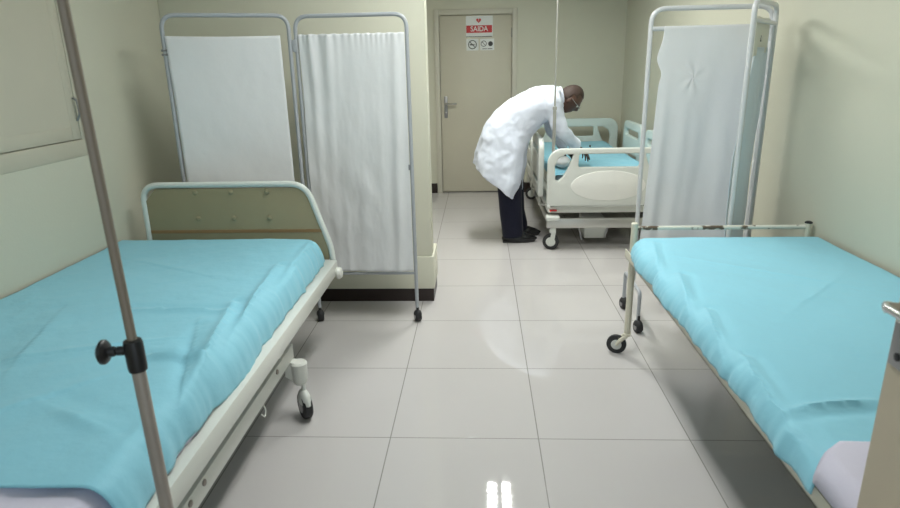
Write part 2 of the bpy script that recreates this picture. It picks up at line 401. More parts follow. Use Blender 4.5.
# ------------------------------------------------------------------ casters
def caster(parent, c, r, w, yaw, top, stem_mat, style='fork', name='caster', trail=.018):
    """wheel centre c, radius r, width w, axle direction angle yaw"""
    c = Vector(c); ax = Vector((math.cos(yaw), math.sin(yaw), 0)); fw = Vector((-ax.y, ax.x, 0)); m = MB()
    if style == 'fork':
        for sgn in (-1, 1):
            o = c+ax*sgn*(w/2+.005)
            m.tube([o, o-fw*trail*.4+Vector((0, 0, r*.6)), o-fw*trail+Vector((0, 0, r+.010))], [.008, .011, .011], 8)
        tp = c-fw*trail+Vector((0, 0, r+.012))
        m.box(tp-Vector((.018, w/2+.011, .004)), tp+Vector((.018, w/2+.011, .006)), .002, rot=Matrix.Rotation(yaw-PI/2, 3, 'Z'), piv=tp)
        m.cyl(tp, Vector((tp.x, tp.y, top)), .011, 14)
    else:   # hooded
        hood = []
        q = Matrix.Rotation(yaw, 3, 'Z')
        m.ell(c+Vector((0, 0, r*.30)), (w*.66, r*1.02, r*.92), 16, q, lambda p: Vector((p.x, p.y, max(p.z, -r*.02))))
        m.cyl(c+Vector((0, 0, r*.9)), Vector((c.x, c.y, top)), .009, 12)
    k = m.build(name, stem_mat, parent)
    w_ = MB().lathe([(r*.5, -w/2), (r*.86, -w/2), (r, -w*.32), (r, w*.32), (r*.86, w/2), (r*.5, w/2)], c, ax, 28).build('wheel', M_['rubber'], k)
    MB().lathe([(.005, -w/2-.003), (r*.52, -w/2-.0015), (r*.56, -w/2+.002), (r*.56, w/2-.002), (r*.52, w/2+.0015), (.005, w/2+.003)], c, ax, 24).build('wheel_hub', M_['dull'] if style != 'fork' else M_['plas'], k)
    return k

# ------------------------------------------------------------------ LEFT BED
B = thing('hospital_bed', 'white steel hospital bed with olive board footend along the left wall', 'bed', (-1.26, 2.0, 0))
X0, X1, Y0, Y1 = -1.79, -.737, .93, 2.985
m = MB()
m.box((X1-.063, Y0, .432), (X1, Y1, .502), .004).box((X0, Y0, .445), (X0+.04, Y1, .502), .004)
m.box((X0+.04, Y1-.04, .445), (X1-.063, Y1, .502), .004).box((X0+.04, Y0, .445), (X1-.063, Y0+.04, .502), .004)
fr = m.build('frame', M_['bedwhite'], B)
for k in range(6):
    yy = 1.15+k*.33; MB().box((X0+.042, yy, .47), (X1-.065, yy+.06, .478)).build('slat', M_['bedwhite'], fr)
m = MB()
for x in (-.824, -1.70): m.box((x-.02, 1.0, .262), (x+.022, 2.36, .326), .003)
for y in (1.05, 2.28): m.box((-1.68, y-.02, .28), (-.845, y+.02, .335), .003)
for x in (-.826, -1.70):
    for y in (1.12, 2.24): m.box((x-.015, y-.03, .32), (x+.015, y+.03, .446), .002)
sub = m.build('subframe', M_['bedwhite'], B)
for y in (1.38, 1.47, 2.14): MB().lathe([(.010, 0), (.010, .004), (.005, .007)], (-.802, y, .308), (1, 0, 0), 10).build('bolt', M_['steelblk'], sub)
MB().tube([(-.81, 1.98, .27), (-.80, 1.98, .235), (-.80, 1.965, .215), (-.805, 1.95, .235)], .0025, 8, .006).build('hook', M_['bedwhite'], sub)
MB().lathe([(.006, 0), (.028, .002), (.032, .012), (.026, .026), (.012, .032)], (X1-.001, Y1-.03, .44), (1, 0, .1), 20).build('bumper', M_['bedwhite'], fr)
for sx, y in ((1, 2.33), (-1, 2.33), (1, 1.05), (-1, 1.05)):
    cx = -.775 if sx > 0 else -1.76
    xi = -.83 if sx > 0 else -1.69
    m = MB()
    m.loft([[(xi, y-.022, .195), (xi, y+.022, .195), (xi, y+.022, .266), (xi, y-.022, .266)], [(cx-sx*.01, y-.022, .165), (cx-sx*.01, y+.022, .165), (cx-sx*.01, y+.022, .258), (cx-sx*.01, y-.022, .258)]])
    m.lathe([(.024, .155), (.033, .175), (.036, .25), (.028, .258)], (cx, y, 0), seg=18)
    m.build('caster_bracket', M_['bedwhite'], B, 35)
    k = caster(B, (cx+sx*.016, y-.016, .060), .060, .040, rad(32) if sx > 0 else 0, .16, M_['plas'], 'hood')
# foot end: bent tube with olive board
hy = 3.01
tz = .895
ft = MB().tube([(-1.745, hy, .44), (-1.715, hy, .60), (-1.715, hy, tz), (-.875, hy, tz), (-.765, hy, .55), (-.765, hy, .445)], .015, 14, .085, csteps=8).build('footend_tube', M_['headtube'], B)
pts = [(-1.70, .50), (-1.70, .815), (-1.645, .875), (-.905, .875), (-.855, .83), (-.785, .58), (-.785, .50)]
bd = curve_mesh('footend_board', [pts], .009, .002, M_['board'], B, lambda x, y, z: (x, hy+.004-z, y))
for x in (-1.44, -1.255, -1.07):
    for z in (.858, .722):
        MB().lathe([(.007, 0), (.013, .002), (.013, .005), (.009, .008)], (x, hy-.0065, z), (0, -1, 0), 14).build('board_screw', M_['board'], bd)
MB().box((-1.70, hy-.010, .645), (-.805, hy-.0072, .662)).build('edge_strip', M_['boardedge'], bd, smooth=0)
m = MB()
for (a, b, c) in (((-1.70, .872), (-1.70, .80), (-1.635, .875)), ((-.86, .845), (-.90, .876), (-.84, .80))):
    pass
MB().box((X0+.015, Y0+.02, .503), (X1-.085, Y1-.02, .605), .03, 3).build('mattress', M_['mattress'], B)

def seg_d(px, py, a, b):
    ax, ay = a; bx, by = b; vx, vy = bx-ax, by-ay; L = vx*vx+vy*vy
    t = max(0, min(1, ((px-ax)*vx+(py-ay)*vy)/L)); dx, dy = px-ax-vx*t, py-ay-vy*t
    sgn = 1 if (vx*dy-vy*dx) > 0 else -1
    return math.hypot(dx, dy), t, sgn
def creases(x, y, L):
    z = 0
    for a, b, amp, wd in L:
        d_, t, sg = seg_d(x, y, a, b)
        e = math.exp(-(d_/wd)**2)*math.sin(PI*min(1, max(.0, .12+.76*t)))
        z += amp*e*(1 if sg > 0 else .35) - .35*amp*math.exp(-((d_-wd*1.6)/wd)**2)*(sg < 0)
    return z
def sheet(name, label, prof_w, yA, yB, edge, zt, ze, xin, mat_, cr, nz=.004, near_drop=False, wob=.012, end_drop=.09, seed=0, far_drop=True, taper=0, fin=.02, lift=0, nu=130, nv=230):
    """a cloth over a mattress: xin wall side, edge = aisle side; falls from zt to ze at the aisle edge"""
    sgn = 1 if edge > xin else -1
    W = abs(edge-xin); drop = zt-ze
    def fn(u, v):
        y = yA+(yB-yA)*v
        s_ = u*(W+drop*.9)                      # arc length from the wall side
        flat = W-.075
        wv = wob*fbm(y*3.1+seed, 7.3, 0, 1)+wob*.5*fbm(y*9+seed, 2., 0, 1)
        if s_ < flat: off, z = s_, zt
        else:
            k = (s_-flat)/(W+drop*.9-flat)
            off = flat+.075*math.sin(k*PI/2)**.9 + wv*k
            z = zt-(drop+wv*.8)*(1-math.cos(k*PI/2))**1.05
        off += taper*(yB-y)*min(1, s_/W)
        if far_drop and yB-y < .2: off -= fin*(1-(yB-y)/.2)**1.5*min(1, s_/W)
        x = xin+sgn*off
        if far_drop:
            e = (yB-y)
            if e < .06: k = 1-e/.06; z -= .06*k**2.2; 
        z += nz*fbm(x*2.2+seed, y*1.7, 0, 1)+nz*.5*fbm(x*6+seed, y*5, 3, 1)
        kk = 1 if s_ < flat else max(.3, 1-(s_-flat)/.15)
        z += 1.35*creases(x, y, cr)*kk
        # running tension folds down the falling edge
        if s_ > flat: x += sgn*.007*fbm(y*16+seed, x*3, 1.3, 1)*min(1, (s_-flat)/.05)
        return (x, y, z+lift)
    o = MB().grid(fn, nu, nv).build(name, mat_, None, 60, org=((xin+edge)/2, (yA+yB)/2, zt))
    m_ = o.modifiers.new('thickness', 'SOLIDIFY'); m_.thickness = .003; m_.offset = -1
    return tag(o, label, 'sheet')
crL = [((-.73, 1.22), (-.90, 2.05), .016, .022), ((-.88, 1.98), (-1.25, 2.0), .010, .02), ((-.80, 1.62), (-1.0, 1.62), .016, .022),
       ((-.80, 1.75), (-.88, 2.5), .012, .02), ((-1.3, 1.2), (-1.05, 1.5), .006, .05), ((-1.5, 1.95), (-1.35, 1.5), .006, .05), ((-.9, 1.25), (-1.1, 1.35), .008, .03),
       ((-.83, 2.9), (-.80, 2.3), .010, .02), ((-1.6, 2.6), (-1.2, 2.4), .004, .05), ((-.78, 1.35), (-.95, 1.85), -.010, .03), ((-1.4, 1.6), (-1.0, 1.75), .005, .03)]
sheet('bed_sheet', 'wrinkled turquoise sheet spread over the left bed', 1, 1.035, 2.985, -.785, .630, .506, -1.818, M_['sheet'], crL, nz=.006, seed=3, taper=.016, wob=.010)
sheet('white_sheet', 'pale lilac-white sheet showing at the near end of the left bed', 1, .95, 1.5, -.775, .613, .506, -1.805, M_['whitesheet'], [((-1.1, 1.0), (-.9, 1.08), .006, .02)], nz=.002, seed=5, far_drop=False, nv=60)

# ------------------------------------------------------------------ RIGHT BED
B = thing('hospital_bed', 'low cream tubular hospital bed with chipped footend rail along the right wall', 'bed', (1.15, 1.95, 0))
m = MB(); x0, x1, y0, y1 = .705, 1.55, .92, 2.91
m.box((x0, y0, .535), (x0+.005, y1, .575), .001).box((x0, y0, .535), (x0+.035, y1, .540), .001)
m.box((x1-.005, y0, .535), (x1, y1, .575), .001).box((x1-.035, y0, .535), (x1-.005, y1, .540), .001)
m.box((x0+.035, y1-.03, .535), (x1-.035, y1, .540)).box((x0+.035, y0, .535), (x1-.035, y0+.03, .540))
fr = m.build('side_rails', M_['cream'], B, 0)
for k in range(7): yy = 1.1+k*.27; MB().box((x0+.036, yy, .536), (x1-.036, yy+.05, .539)).build('slat', M_['cream'], fr, smooth=0)
for y, nm in ((2.93, 'footend'), (.90, 'headend')):
    top = .69
    MB().cyl((.76, y, top-.018), (1.556, y, top-.018), .0105, 14).build(nm+'_top_bar', M_['chip'], B)
    MB().cyl((.76, y, .52), (1.556, y, .52), .0105, 14).build(nm+'_lower_bar', M_['cream'], B)
    for x in (.748, 1.568):
        e = MB().cyl((x, y, .12), (x, y, top), .0165, 16).build('post', M_['cream'], B)
        MB().lathe([(.017, 0), (.017, .006), (.010, .010)], (x, y, top), seg=16).build('post_cap', M_['cream'] if x < 1 else M_['rubber'], e)
    for x in (.748, 1.568):
        caster(B, (x-.95*.05, y+.31*.05, .05), .05, .024, rad(72), .13, M_['cream'], 'fork', trail=.05)
MB().box((x0+.035, y0+.03, .541), (x1-.006, y1-.055, .622), .015, 3).build('mattress', M_['mattress'], B)
crR = [((.70, 1.15), (.74, 1.6), .012, .02), ((.72, 1.32), (.95, 1.36), .010, .018), ((.68, 1.55), (.76, 1.95), .010, .02), ((.69, 1.9), (.78, 2.3), .010, .022),
       ((.70, 2.3), (.80, 2.75), .008, .022), ((.95, 1.34), (1.3, 1.30), .006, .03), ((.9, 2.5), (1.3, 2.2), .003, .05), ((1.0, 1.9), (1.4, 2.3), .003, .04)]
sheet('bed_sheet', 'smooth turquoise sheet tucked over the right bed', 1, 1.12, 2.905, .690, .645, .568, 1.578, M_['sheet'], crR, nz=.0035, seed=11, wob=.012, fin=.05)
# folded lilac corner lying over the end of the turquoise sheet
def fn(u, v):
    y = .96+.32*v; xa = .700+max(0, (y-1.13))*1.2; x = xa+(1.56-xa)*u
    z = .641-.05*max(0, 1-(x-.700)/.03)**2*(x < .73)+.002*fbm(x*4, y*4)
    return (x, min(y, 1.225), z)
def fn(u, v):
    y = .93+.255*v; xa = .692+max(0, (y-1.125))*1.3; x = xa+(1.56-xa)*u
    k = max(0, 1-(x-.692)/.035)
    return (x, y, .6520-.055*k*k+.002*fbm(x*5, y*5))
o = MB().grid(fn, 60, 40).build('white_sheet', M_['whitesheet'], None, 60, org=(1.13, 1.1, .64)); mod_solid(o, .003, 1)
tag(o, 'pale lilac-white folded sheet at the near end of the right bed', 'sheet')

# ------------------------------------------------------------------ LEFT SCREEN
S = thing('folding_screen', 'two-panel privacy screen with grey tube frame in front of the partition', 'screen', (-1.0, 3.36, 0))
def screen_panel(par, a, b, ztop, rr, matf, bars, nm='panel_frame', corner=.07, zbot=.07, r=.0105, zend=None):
    ax, ay = a; bx, by = b
    f = MB().tube([(ax, ay, zbot), (ax, ay, ztop), (bx, by, ztop), (bx, by, zbot if zend is None else zend)], r, 12, corner, csteps=8)
    for z in bars: f.cyl((ax, ay, z), (bx, by, z), r*.8, 12)
    return f.build(nm, matf, par)
pA = ((-1.56, 3.15), (-.990, 3.36)); pB = ((-.958, 3.37), (-.375, 3.37))
def lerp2(p, t): return (p[0][0]+(p[1][0]-p[0][0])*t, p[0][1]+(p[1][1]-p[0][1])*t)
fA = screen_panel(S, pA[0], pA[1], 1.71, 0, M_['greytube'], (.295,), zend=.285)
fB = screen_panel(S, pB[0], pB[1], 1.705, 0, M_['greytube'], (.297,))
for z in (1.56, .55):
    MB().box((-.978, 3.355, z-.03), (-.952, 3.378, z+.03), .003).cyl((-.965, 3.366, z-.034), (-.965, 3.366, z+.034), .006, 10).build('hinge', M_['greytube'], S)
MB().cyl((-1.575, 3.145, 1.545), (-1.545, 3.145, 1.545), .006, 10).cyl((-1.575, 3.145, 1.525), (-1.545, 3.145, 1.525), .006, 10).build('clip', M_['dull'], fA)
for (x, y) in (pA[0], pB[0], pB[1]):
    caster(S, (x+.002, y-.004, .032), .032, .036, rad(20), .085, M_['rubber'], 'hood')
# smooth taut curtain
def fnA(u, v):
    t0 = .02+.012*math.sin(v*PI); t1 = .93+.010*v
    x, y = lerp2(pA, t0+(t1-t0)*u); z = 1.612-1.297*v-.004*math.sin(u*PI)
    dd = .004*fbm(u*3, v*5, 1)+.006*fbm(u*1.2, v*1.5, 5)
    return (x+.1*dd, y-.012-dd, z)
o = MB().grid(fnA, 40, 80).build('curtain', M_['curtain'], S, 60); mod_solid(o, .003); o['label'] = 'smooth flat curtain'
def fnB(u, v):
    x, y = lerp2(pB, .025+.955*u+.004*math.sin(v*9)*(1-u)); w = 1-.72*min(1, v*1.6)
    tops = .0030*math.sin(u*110+3*math.sin(u*9))*math.exp(-v*40)
    fold = 0
    for c, a, wd in ((.09, .016, .04), (.25, .026, .050), (.37, .010, .03), (.53, .007, .06), (.70, .008, .07), (.88, .018, .05)):
        cc = c+.03*math.sin(v*2.2+c*9)
        fold += a*math.exp(-((u-cc)/wd)**2)*(.55+.45*math.cos(v*2.6+c*5))
    bagg = .012*fbm(u*2.2, v*3, 8)+.003*fbm(u*8, v*7, 2)
    z = 1.615+.0015*math.sin(u*60)*(v < .001)-1.30*v
    return (x, y-.012-tops-fold-bagg*min(1, v*3), z)
o = MB().grid(fnB, 160, 110).build('curtain', M_['curtain'], S, 60); mod_solid(o, .003); o['label'] = 'gathered curtain with soft folds'
MB().box((-.392, 3.352, .90), (-.383, 3.362, .93), .002).build('clip', M_['dull'], fB)

# ------------------------------------------------------------------ RIGHT SCREEN
S = thing('folding_screen', 'white tubular privacy screen folded beyond the right bed', 'screen', (1.2, 3.3, 0))
qA = ((.880, 3.40), (1.485, 3.40)); qB = ((1.49, 3.375), (1.232, 3.01))
ZT = 1.70
f = MB().tube([(qA[0][0], 3.4, .24), (qA[0][0], 3.4, ZT), (qA[1][0], 3.4, ZT), (qA[1][0], 3.4, .09)], .0125, 12, .075, csteps=8)
f.cyl((qA[0][0], 3.4, 1.603), (qA[1][0], 3.4, 1.603), .0115, 12).cyl((qA[0][0], 3.4, .30), (qA[1][0], 3.4, .30), .010, 12)
fA = f.build('panel_frame', M_['whitetube'], S)
f = MB().tube([(qB[0][0], qB[0][1], .09), (qB[0][0], qB[0][1], ZT), (qB[1][0], qB[1][1], ZT), (qB[1][0], qB[1][1], .09)], .0125, 12, .06, csteps=8)
a, b = lerp2(qB, 0), lerp2(qB, 1)
f.cyl((*a, 1.615), (*b, 1.615), .010, 12).cyl((*a, .30), (*b, .30), .010, 12)
fB = f.build('panel_frame', M_['whitetube'], S)
ft = MB().tube([(.872, 3.205, .055), (.872, 3.205, .235), (.872, 3.555, .235), (.872, 3.555, .055)], .0105, 12, .03).build('foot_bracket', M_['greytube'], S)
for y in (3.20, 3.555): caster(S, (.874, y, .034), .034, .036, rad(10), .10, M_['rubber'], 'hood')
for q in (qB[1], (1.49, 3.39)): caster(S, (q[0], q[1], .034), .034, .024, 0, .10, M_['rubber'], 'hood')
for z in (1.5, .5): MB().box((1.478, 3.374, z-.03), (1.505, 3.402, z+.03), .003).build('hinge', M_['whitetube'], S)
def fnC(u, v):
    xl = .945-.022*math.exp(-((v-.12)/.05)**2)-.055*v**1.2+.012*math.exp(-((v-.18)/.03)**2); xr = 1.445-.0*v
    x = xl+(xr-xl)*u
    fold = 0
    for c, a_, wd in ((.05, .012, .05), (.28, .012, .07), (.44, .008, .07), (.72, .010, .09), (.93, .010, .05)):
        cc = c+.04*math.sin(v*1.7+c*7)
        fold += a_*math.exp(-((u-cc)/wd)**2)*min(1, max(0, (v-.14)*3))
    star = .004*math.sin(6*math.atan2(v-.20, (u-.33)*.5))*math.exp(-(((v-.20)/.07)**2+((u-.33)/.12)**2))
    return (x, 3.4-.016-fold-.006*fbm(u*2.5, v*3, 4)-star, 1.615-1.28*v)
o = MB().grid(fnC, 120, 110).build('curtain', M_['curtain'], S, 60); mod_solid(o, .003)
def fnD(u, v):
    t0 = .05+.01*v; t1 = .55+.43*min(1, v*2.2)**1.2
    t = t0+(t1-t0)*u; x, y = lerp2(qB, t)
    dd = .012*math.sin(u*7+v*2)+.008*fbm(u*2, v*3, 2)
    return (x-.8*dd-.012, y+.5*dd+.008, 1.50-1.17*v)
o = MB().grid(fnD, 50, 90).build('curtain', M_['curtainB'], S, 60); mod_solid(o, .003); o['label'] = 'bluish curtain seen edge-on'
def fnE(u, v):
    x, y = lerp2(qB, .06+.62*u); return (x-.016, y+.010, 1.635-(.16+.02*u)*v+.002*math.sin(9*u))
o = MB().grid(fnE, 20, 12).build('cloth_flap', M_['tag'], S, 60); mod_solid(o, .003)
px, py = lerp2(qB, .40)
MB().tube([(px-.020, py+.006, 1.553), (px-.022, py+.004, 1.545), (px-.022, py+.002, 1.532), (px-.020, py+.0, 1.526)], .005, 8).build('dark_hook', M_['black'], S)

# ------------------------------------------------------------------ DRIP POLES
def drip_pole(x, y, zlow, zj, ztop, rl, ru, label, m1, m2, knob=True, base=None):
    t = thing('drip_pole', label, 'pole', (x, y, 0))
    MB().cyl((x, y, zlow), (x, y, zj), rl, 18).build('lower_tube', m1, t)
    MB().cyl((x, y, zj-.03), (x, y, ztop), ru, 14).build('upper_tube', m2, t)
    m = MB()
    for k in range(2):
        a = k*PI/2+.5
        for s_ in (-1, 1):
            dx, dy = math.cos(a)*s_, math.sin(a)*s_
            m.tube([(x, y, ztop-.01), (x+dx*.09, y+dy*.09, ztop+.0), (x+dx*.12, y+dy*.12, ztop+.02), (x+dx*.135, y+dy*.135, ztop+.055)], .004, 8, .02)
    m.build('hooks', m2, t)
    return t
px, py = -.655, 1.03
t = drip_pole(px, py, .03, .925, 1.98, .0128, .0088, 'grey-brown drip pole with black clamp knob beside the left bed', M_['steelblk'], M_['poleup'])
m = MB().lathe([(.0128, -.034), (.0165, -.033), (.0175, -.025), (.0175, .022), (.0160, .029), (.009, .031)], (px, py, .934), seg=24)
m.cyl((px, py, .943), (px-.030, py-.004, .943), .009, 14)
cl = m.build('clamp_collar', M_['black'], t)
m = MB().cyl((px-.029, py-.004, .943), (px-.036, py-.005, .943), .0055, 12)
m.lathe([(.008, .0), (.010, .004), (.010, .012), (.020, .016), (.0235, .020), (.0235, .025), (.017, .030), (.006, .031)], (px-.033, py-.005, .943), (-1, -.12, 0), 24)
m.build('clamp_knob', M_['black'], t)
for k in range(5):
    a = 2*PI*k/5+.3
    leg = MB().tube([(px, py, .07), (px+.20*math.cos(a), py+.20*math.sin(a), .055)], .010, 10).build('base_leg', M_['steelblk'], t)
    MB().ell((px+.20*math.cos(a), py+.20*math.sin(a), .024), (.020, .020, .024), 14).build('castor', M_['rubber'], leg)
t.rotation_euler.y = -rad(.95); t.location.x += .0157
px, py = .575, 4.862
t = drip_pole(px, py, .346, 1.115, 2.15, .0125, .0075, 'thin steel drip pole fixed at the near corner of the far bed', M_['steel'], M_['steel'])
MB().lathe([(.013, -.012), (.016, -.010), (.016, .012), (.008, .016)], (px, py, 1.115), seg=16).build('collar', M_['steel'], t)

# ------------------------------------------------------------------ FAR BED
B = thing('hospital_bed', 'ivory plastic-railed hospital bed the doctor is leaning over', 'bed', (.97, 5.9, 0))
def end_board(nm, y, matp, matin, par, cx=.985, zb=.375, zt=.805, hw=.462):
    out = [(cx-hw, zb+.02), (cx-hw+.02, zb), (cx+hw-.02, zb), (cx+hw, zb+.02)] + arc(cx+hw-.10, zt-.11, .10, 0, 90, 10, .11) + arc(cx-hw+.10, zt-.11, .10, 90, 180, 10, .11)
    hl = [(-.418, .565), (-.425, .68), (-.398, .745), (-.34, .780), (-.262, .780), (-.275, .73), (-.300, .665), (-.345, .585), (-.385, .553)]
    sl = [(-.245, .68), (-.24, .765), (-.225, .782), (.225, .782), (.24, .765), (.245, .68), (.23, .660), (-.23, .660)]
    ho = [[(cx+a, b) for a, b in hl], [(cx-a, b) for a, b in hl[::-1]], [(cx+a, b) for a, b in sl]]
    o = curve_mesh(nm, [out]+ho, .012, .010, matp, par, lambda x, yy, z: (x, y-z, yy))
    oo = MB()
    curve_mesh('inlay_panel', [arc(cx, .525, .285, 0, 360, 40, .115)[:-1]], .0015, .003, matin, o, lambda x, yy, z: (x, y-.0225-z, yy))
    return o
fb = end_board('footboard', 4.86, M_['plas'], M_['plas3'], B)
MB().lathe([(.008, 0), (.008, .010), (.004, .014)], (.835, 4.86, .824), seg=12).build('black_latch', M_['black'], fb)
hb = end_board('headboard', 7.02, M_['plas2'], M_['plas2'], B, 1.01, .42, .85, .49)
# side rails, two per side
def side_rail(x, y0, y1, zb, zt, matp, flip=1):
    L = y1-y0; r = .09
    out = [(y0+.02, zb), (y1-.02, zb), (y1, zb+.03)] + arc(y1-r, zt-r, r, 0, 90, 8) + arc(y0+r, zt-r, r, 90, 180, 8)+[(y0, zb+.03)]
    hole = [(y0+.07, zt-.13)] + arc(y0+.11, zt-.10, .045, 180, 90, 5) + arc(y1-.11, zt-.10, .045, 90, 0, 5) + [(y1-.07, zt-.13), (y1-.12, zt-.135), (y0+.12, zt-.135)]
    hole2 = [(y0+.10, zb+.07), (y0+.10, zb+.13), (y1-.10, zb+.13), (y1-.10, zb+.07)]
    return curve_mesh('side_rail', [out, hole, hole2], .012, .009, matp, B, lambda a, b, c: (x+c, a, b))
side_rail(.478, 4.98, 5.62, .42, .865, M_['plas'])
side_rail(.478, 5.75, 6.35, .42, .80, M_['plas'])
side_rail(1.44, 4.98, 5.52, .48, .88, M_['plas2'])
side_rail(1.44, 5.68, 6.34, .48, .89, M_['plas2'])
for x in (.478, 1.44):
    for y in (5.1, 5.45, 5.85, 6.2):
        xi = .56 if x < 1 else 1.39
        MB().tube([(xi, y, .32), (x, y, .32), (x, y, .47)], .012, 8, .02).build('rail_arm', M_['steel'], B)
m = MB()
m.box((.53, 4.90, .295), (1.42, 4.95, .345), .006).box((.53, 6.88, .295), (1.42, 6.93, .345), .006)
m.box((.53, 4.95, .295), (.575, 6.88, .345), .006).box((1.375, 4.95, .295), (1.42, 6.88, .345), .006)
m.build('upper_frame', M_['bedwhite'], B)
MB().box((.575, 4.96, .33), (1.375, 6.87, .352), .006).box((.62, 5.0, .352), (1.34, 6.85, .48), .02).build('mattress_platform', M_['bedwhite'], B)
MB().box((.545, 4.886, .312), (.60, 4.8995, .324)).build('red_marker', M_['red'], B, smooth=0)
m = MB()
m.box((.515, 4.83, .185), (1.42, 4.875, .262), .008).box((.515, 6.85, .185), (1.42, 6.895, .262), .008)
m.box((.53, 4.875, .19), (.575, 6.85, .255), .006).box((1.36, 4.875, .19), (1.405, 6.85, .255), .006)
m.build('base_frame', M_['steel'], B)
for xa, xb in ((.51, .62), (1.32, 1.425)): MB().box((xa, 4.822, .245), (xb, 4.90, .285), .012, 3).build('corner_bumper', M_['plas'], B)
MB().box((.845, 5.0, .055), (1.025, 5.30, .21), .008).build('actuator_box', M_['plas'], B)
for xa, xb in ((.80, .85), (1.07, 1.02)):
    MB().box((min(xa, xb), 4.99, .05), (min(xa, xb)+.012, 5.0, .19), rot=Matrix.Rotation(rad(-14 if xa < xb else 14), 3, 'Y'), piv=((xa+xb)/2, 5, .12)).build('strut', M_['dull'], B)
for y in (5.4, 6.3): MB().box((.58, y, .20), (1.36, y+.05, .30), .004).build('lift_beam', M_['dull'], B)
for x, y in ((.565, 4.87), (.565, 6.82), (1.38, 4.87), (1.38, 6.82)):
    k = MB().box((x-.022, y-.026, .14), (x+.03, y+.03, .19), .008)
    k.loft([[(x-.006, y-.02, .15), (x+.030, y-.02, .15), (x+.030, y-.012, .15), (x-.006, y-.012, .15)], [(x-.024, y-.022, .045), (x+.012, y-.022, .045), (x+.012, y-.014, .045), (x-.024, y-.014, .045)]])
    cs = k.build('caster', M_['plas'], B)
    MB().lathe([(.035, -.013), (.055, -.013), (.066, -.008), (.066, .008), (.055, .013), (.035, .013)], (x-.008, y+.002, .066), (.25, 1, 0), 28).build('wheel', M_['rubber'], cs)
    MB().lathe([(.004, -.016), (.038, -.014), (.040, -.010), (.040, .010), (.038, .014), (.004, .016)], (x-.008, y+.002, .066), (.25, 1, 0), 24).build('wheel_hub', M_['plas'], cs)
MB().box((.60, 4.98, .482), (1.36, 6.91, .608), .035, 4).build('mattress', M_['mattress'], B)
B.location.x += .012; B.location.y -= .045
def fnF(u, v):
    s_ = (u-.5)*2; x = .98+.395*max(-1, min(1, s_*1.25)); z = .618
    e = abs(s_)*1.25-1
    if e > 0: z -= e*.30; x = .98+math.copysign(.397+.004*fbm(v*20, s_), s_)
    elif e > -.08: z -= .02*(1+e/.08)**2
    y = 4.915+1.94*v
    if v < .02: z -= .03
    return (x, y, z+.006*fbm(x*4, y*3, 2)+.004*fbm(x*9, y*9, 1))
o = MB().grid(fnF, 70, 130).build('bed_sheet', M_['sheet'], None, 60, org=(.98, 5.9, .73)); mod_solid(o, .003, 1)
tag(o, 'turquoise sheet on the far bed under the hands of the person', 'sheet')
def pf(p):
    k = 1+.10*math.cos(4*math.atan2(p.y, p.x)+PI)
    return Vector((p.x*k, p.y*k, p.z))
o = MB().ell((.672, 5.07, .676), (.066, .11, .048), 28, None, lambda p: p+Vector((0, 0, .004*fbm(p.x*20, p.y*20, 1)))).build('rolled_towel', M_['curtain'], None, 60, org=(.675, 5.08, .63))
tag(o, 'small white rolled cloth at the near left corner of the far bed', 'cloth')
# ------------------------------------------------------------------ PERSON
PYC = 5.10
D = thing('person', 'person in a white coat and navy trousers bending over the far bed', 'person', (.3, PYC, 0))
N_, F_ = PYC-.0, PYC
def Y(d): return PYC+d
# body: one continuous surface
b = MB()
pit = rad(48)
# head, face +X, up +Z locally; pitched forwards
HC = Vector((.722, Y(0), 1.168)); HR = Matrix.Rotation(pit, 3, 'Y')
def g(p, c, s): return math.exp(-(((p.x-c[0])/s[0])**2+((p.y-c[1])/s[1])**2+((p.z-c[2])/s[2])**2))
def headfn(p):
    q = p.copy()
    # narrow jaw, flat face
    if q.z < 0:
        k = -q.z/.12; q.y *= 1-.30*k; q.x *= 1-.06*k
        if q.x < 0: q.x *= 1-.30*k
    if q.x > 0: q.x *= .97
    q.x += .024*g(q, (.09, 0, -.012), (.03, .012, .020))      # nose
    q.x += .012*g(q, (.09, 0, -.026), (.03, .020, .010))
    q.x += .008*g(q, (.09, 0, .022), (.04, .05, .009))        # brow
    for s_ in (-1, 1): q.x -= .010*g(q, (.085, s_*.030, .004), (.03, .016, .013))
    q.x += .008*g(q, (.08, 0, -.055), (.04, .024, .008))+.007*g(q, (.08, 0, -.070), (.04, .020, .008))  # lips
    q.x -= .004*g(q, (.08, 0, -.0625), (.04, .022, .003))
    q.x += .012*g(q, (.07, 0, -.098), (.04, .03, .016))       # chin
    return q
b.ell(HC, (.096, .078, .120), 48, HR, headfn)
for s_ in (-1, 1):
    b.ell(HC+HR @ Vector((-.006, s_*.077, -.008)), (.017, .008, .031), 16, HR @ Matrix.Rotation(rad(s_*18), 3, 'Z'))
nb = Vector((.585, Y(0), 1.185))
b.cap(nb, HC+HR @ Vector((-.030, 0, -.055)), .062, .052)
# trunk core (inside the coat)
b.cap((.20, Y(0), .90), (.40, Y(0), 1.06), .115, .12).cap((.40, Y(0), 1.06), (.56, Y(0), 1.165), .12, .085)
b.cap((.56, Y(-.12), 1.165), (.56, Y(.12), 1.165), .062, .062)
# legs
legs = {-1: [(.20, Y(-.085), .86), (.235, Y(-.09), .47), (.235, Y(-.095), .09)], 1: [(.20, Y(.085), .86), (.265, Y(.09), .47), (.285, Y(.11), .09)]}
for s_, (h_, k_, a_) in legs.items():
    b.cap(h_, k_, .080, .054).cap(k_, a_, .055, .040).cap(a_, (a_[0]+.10, a_[1], .045), .035, .026)
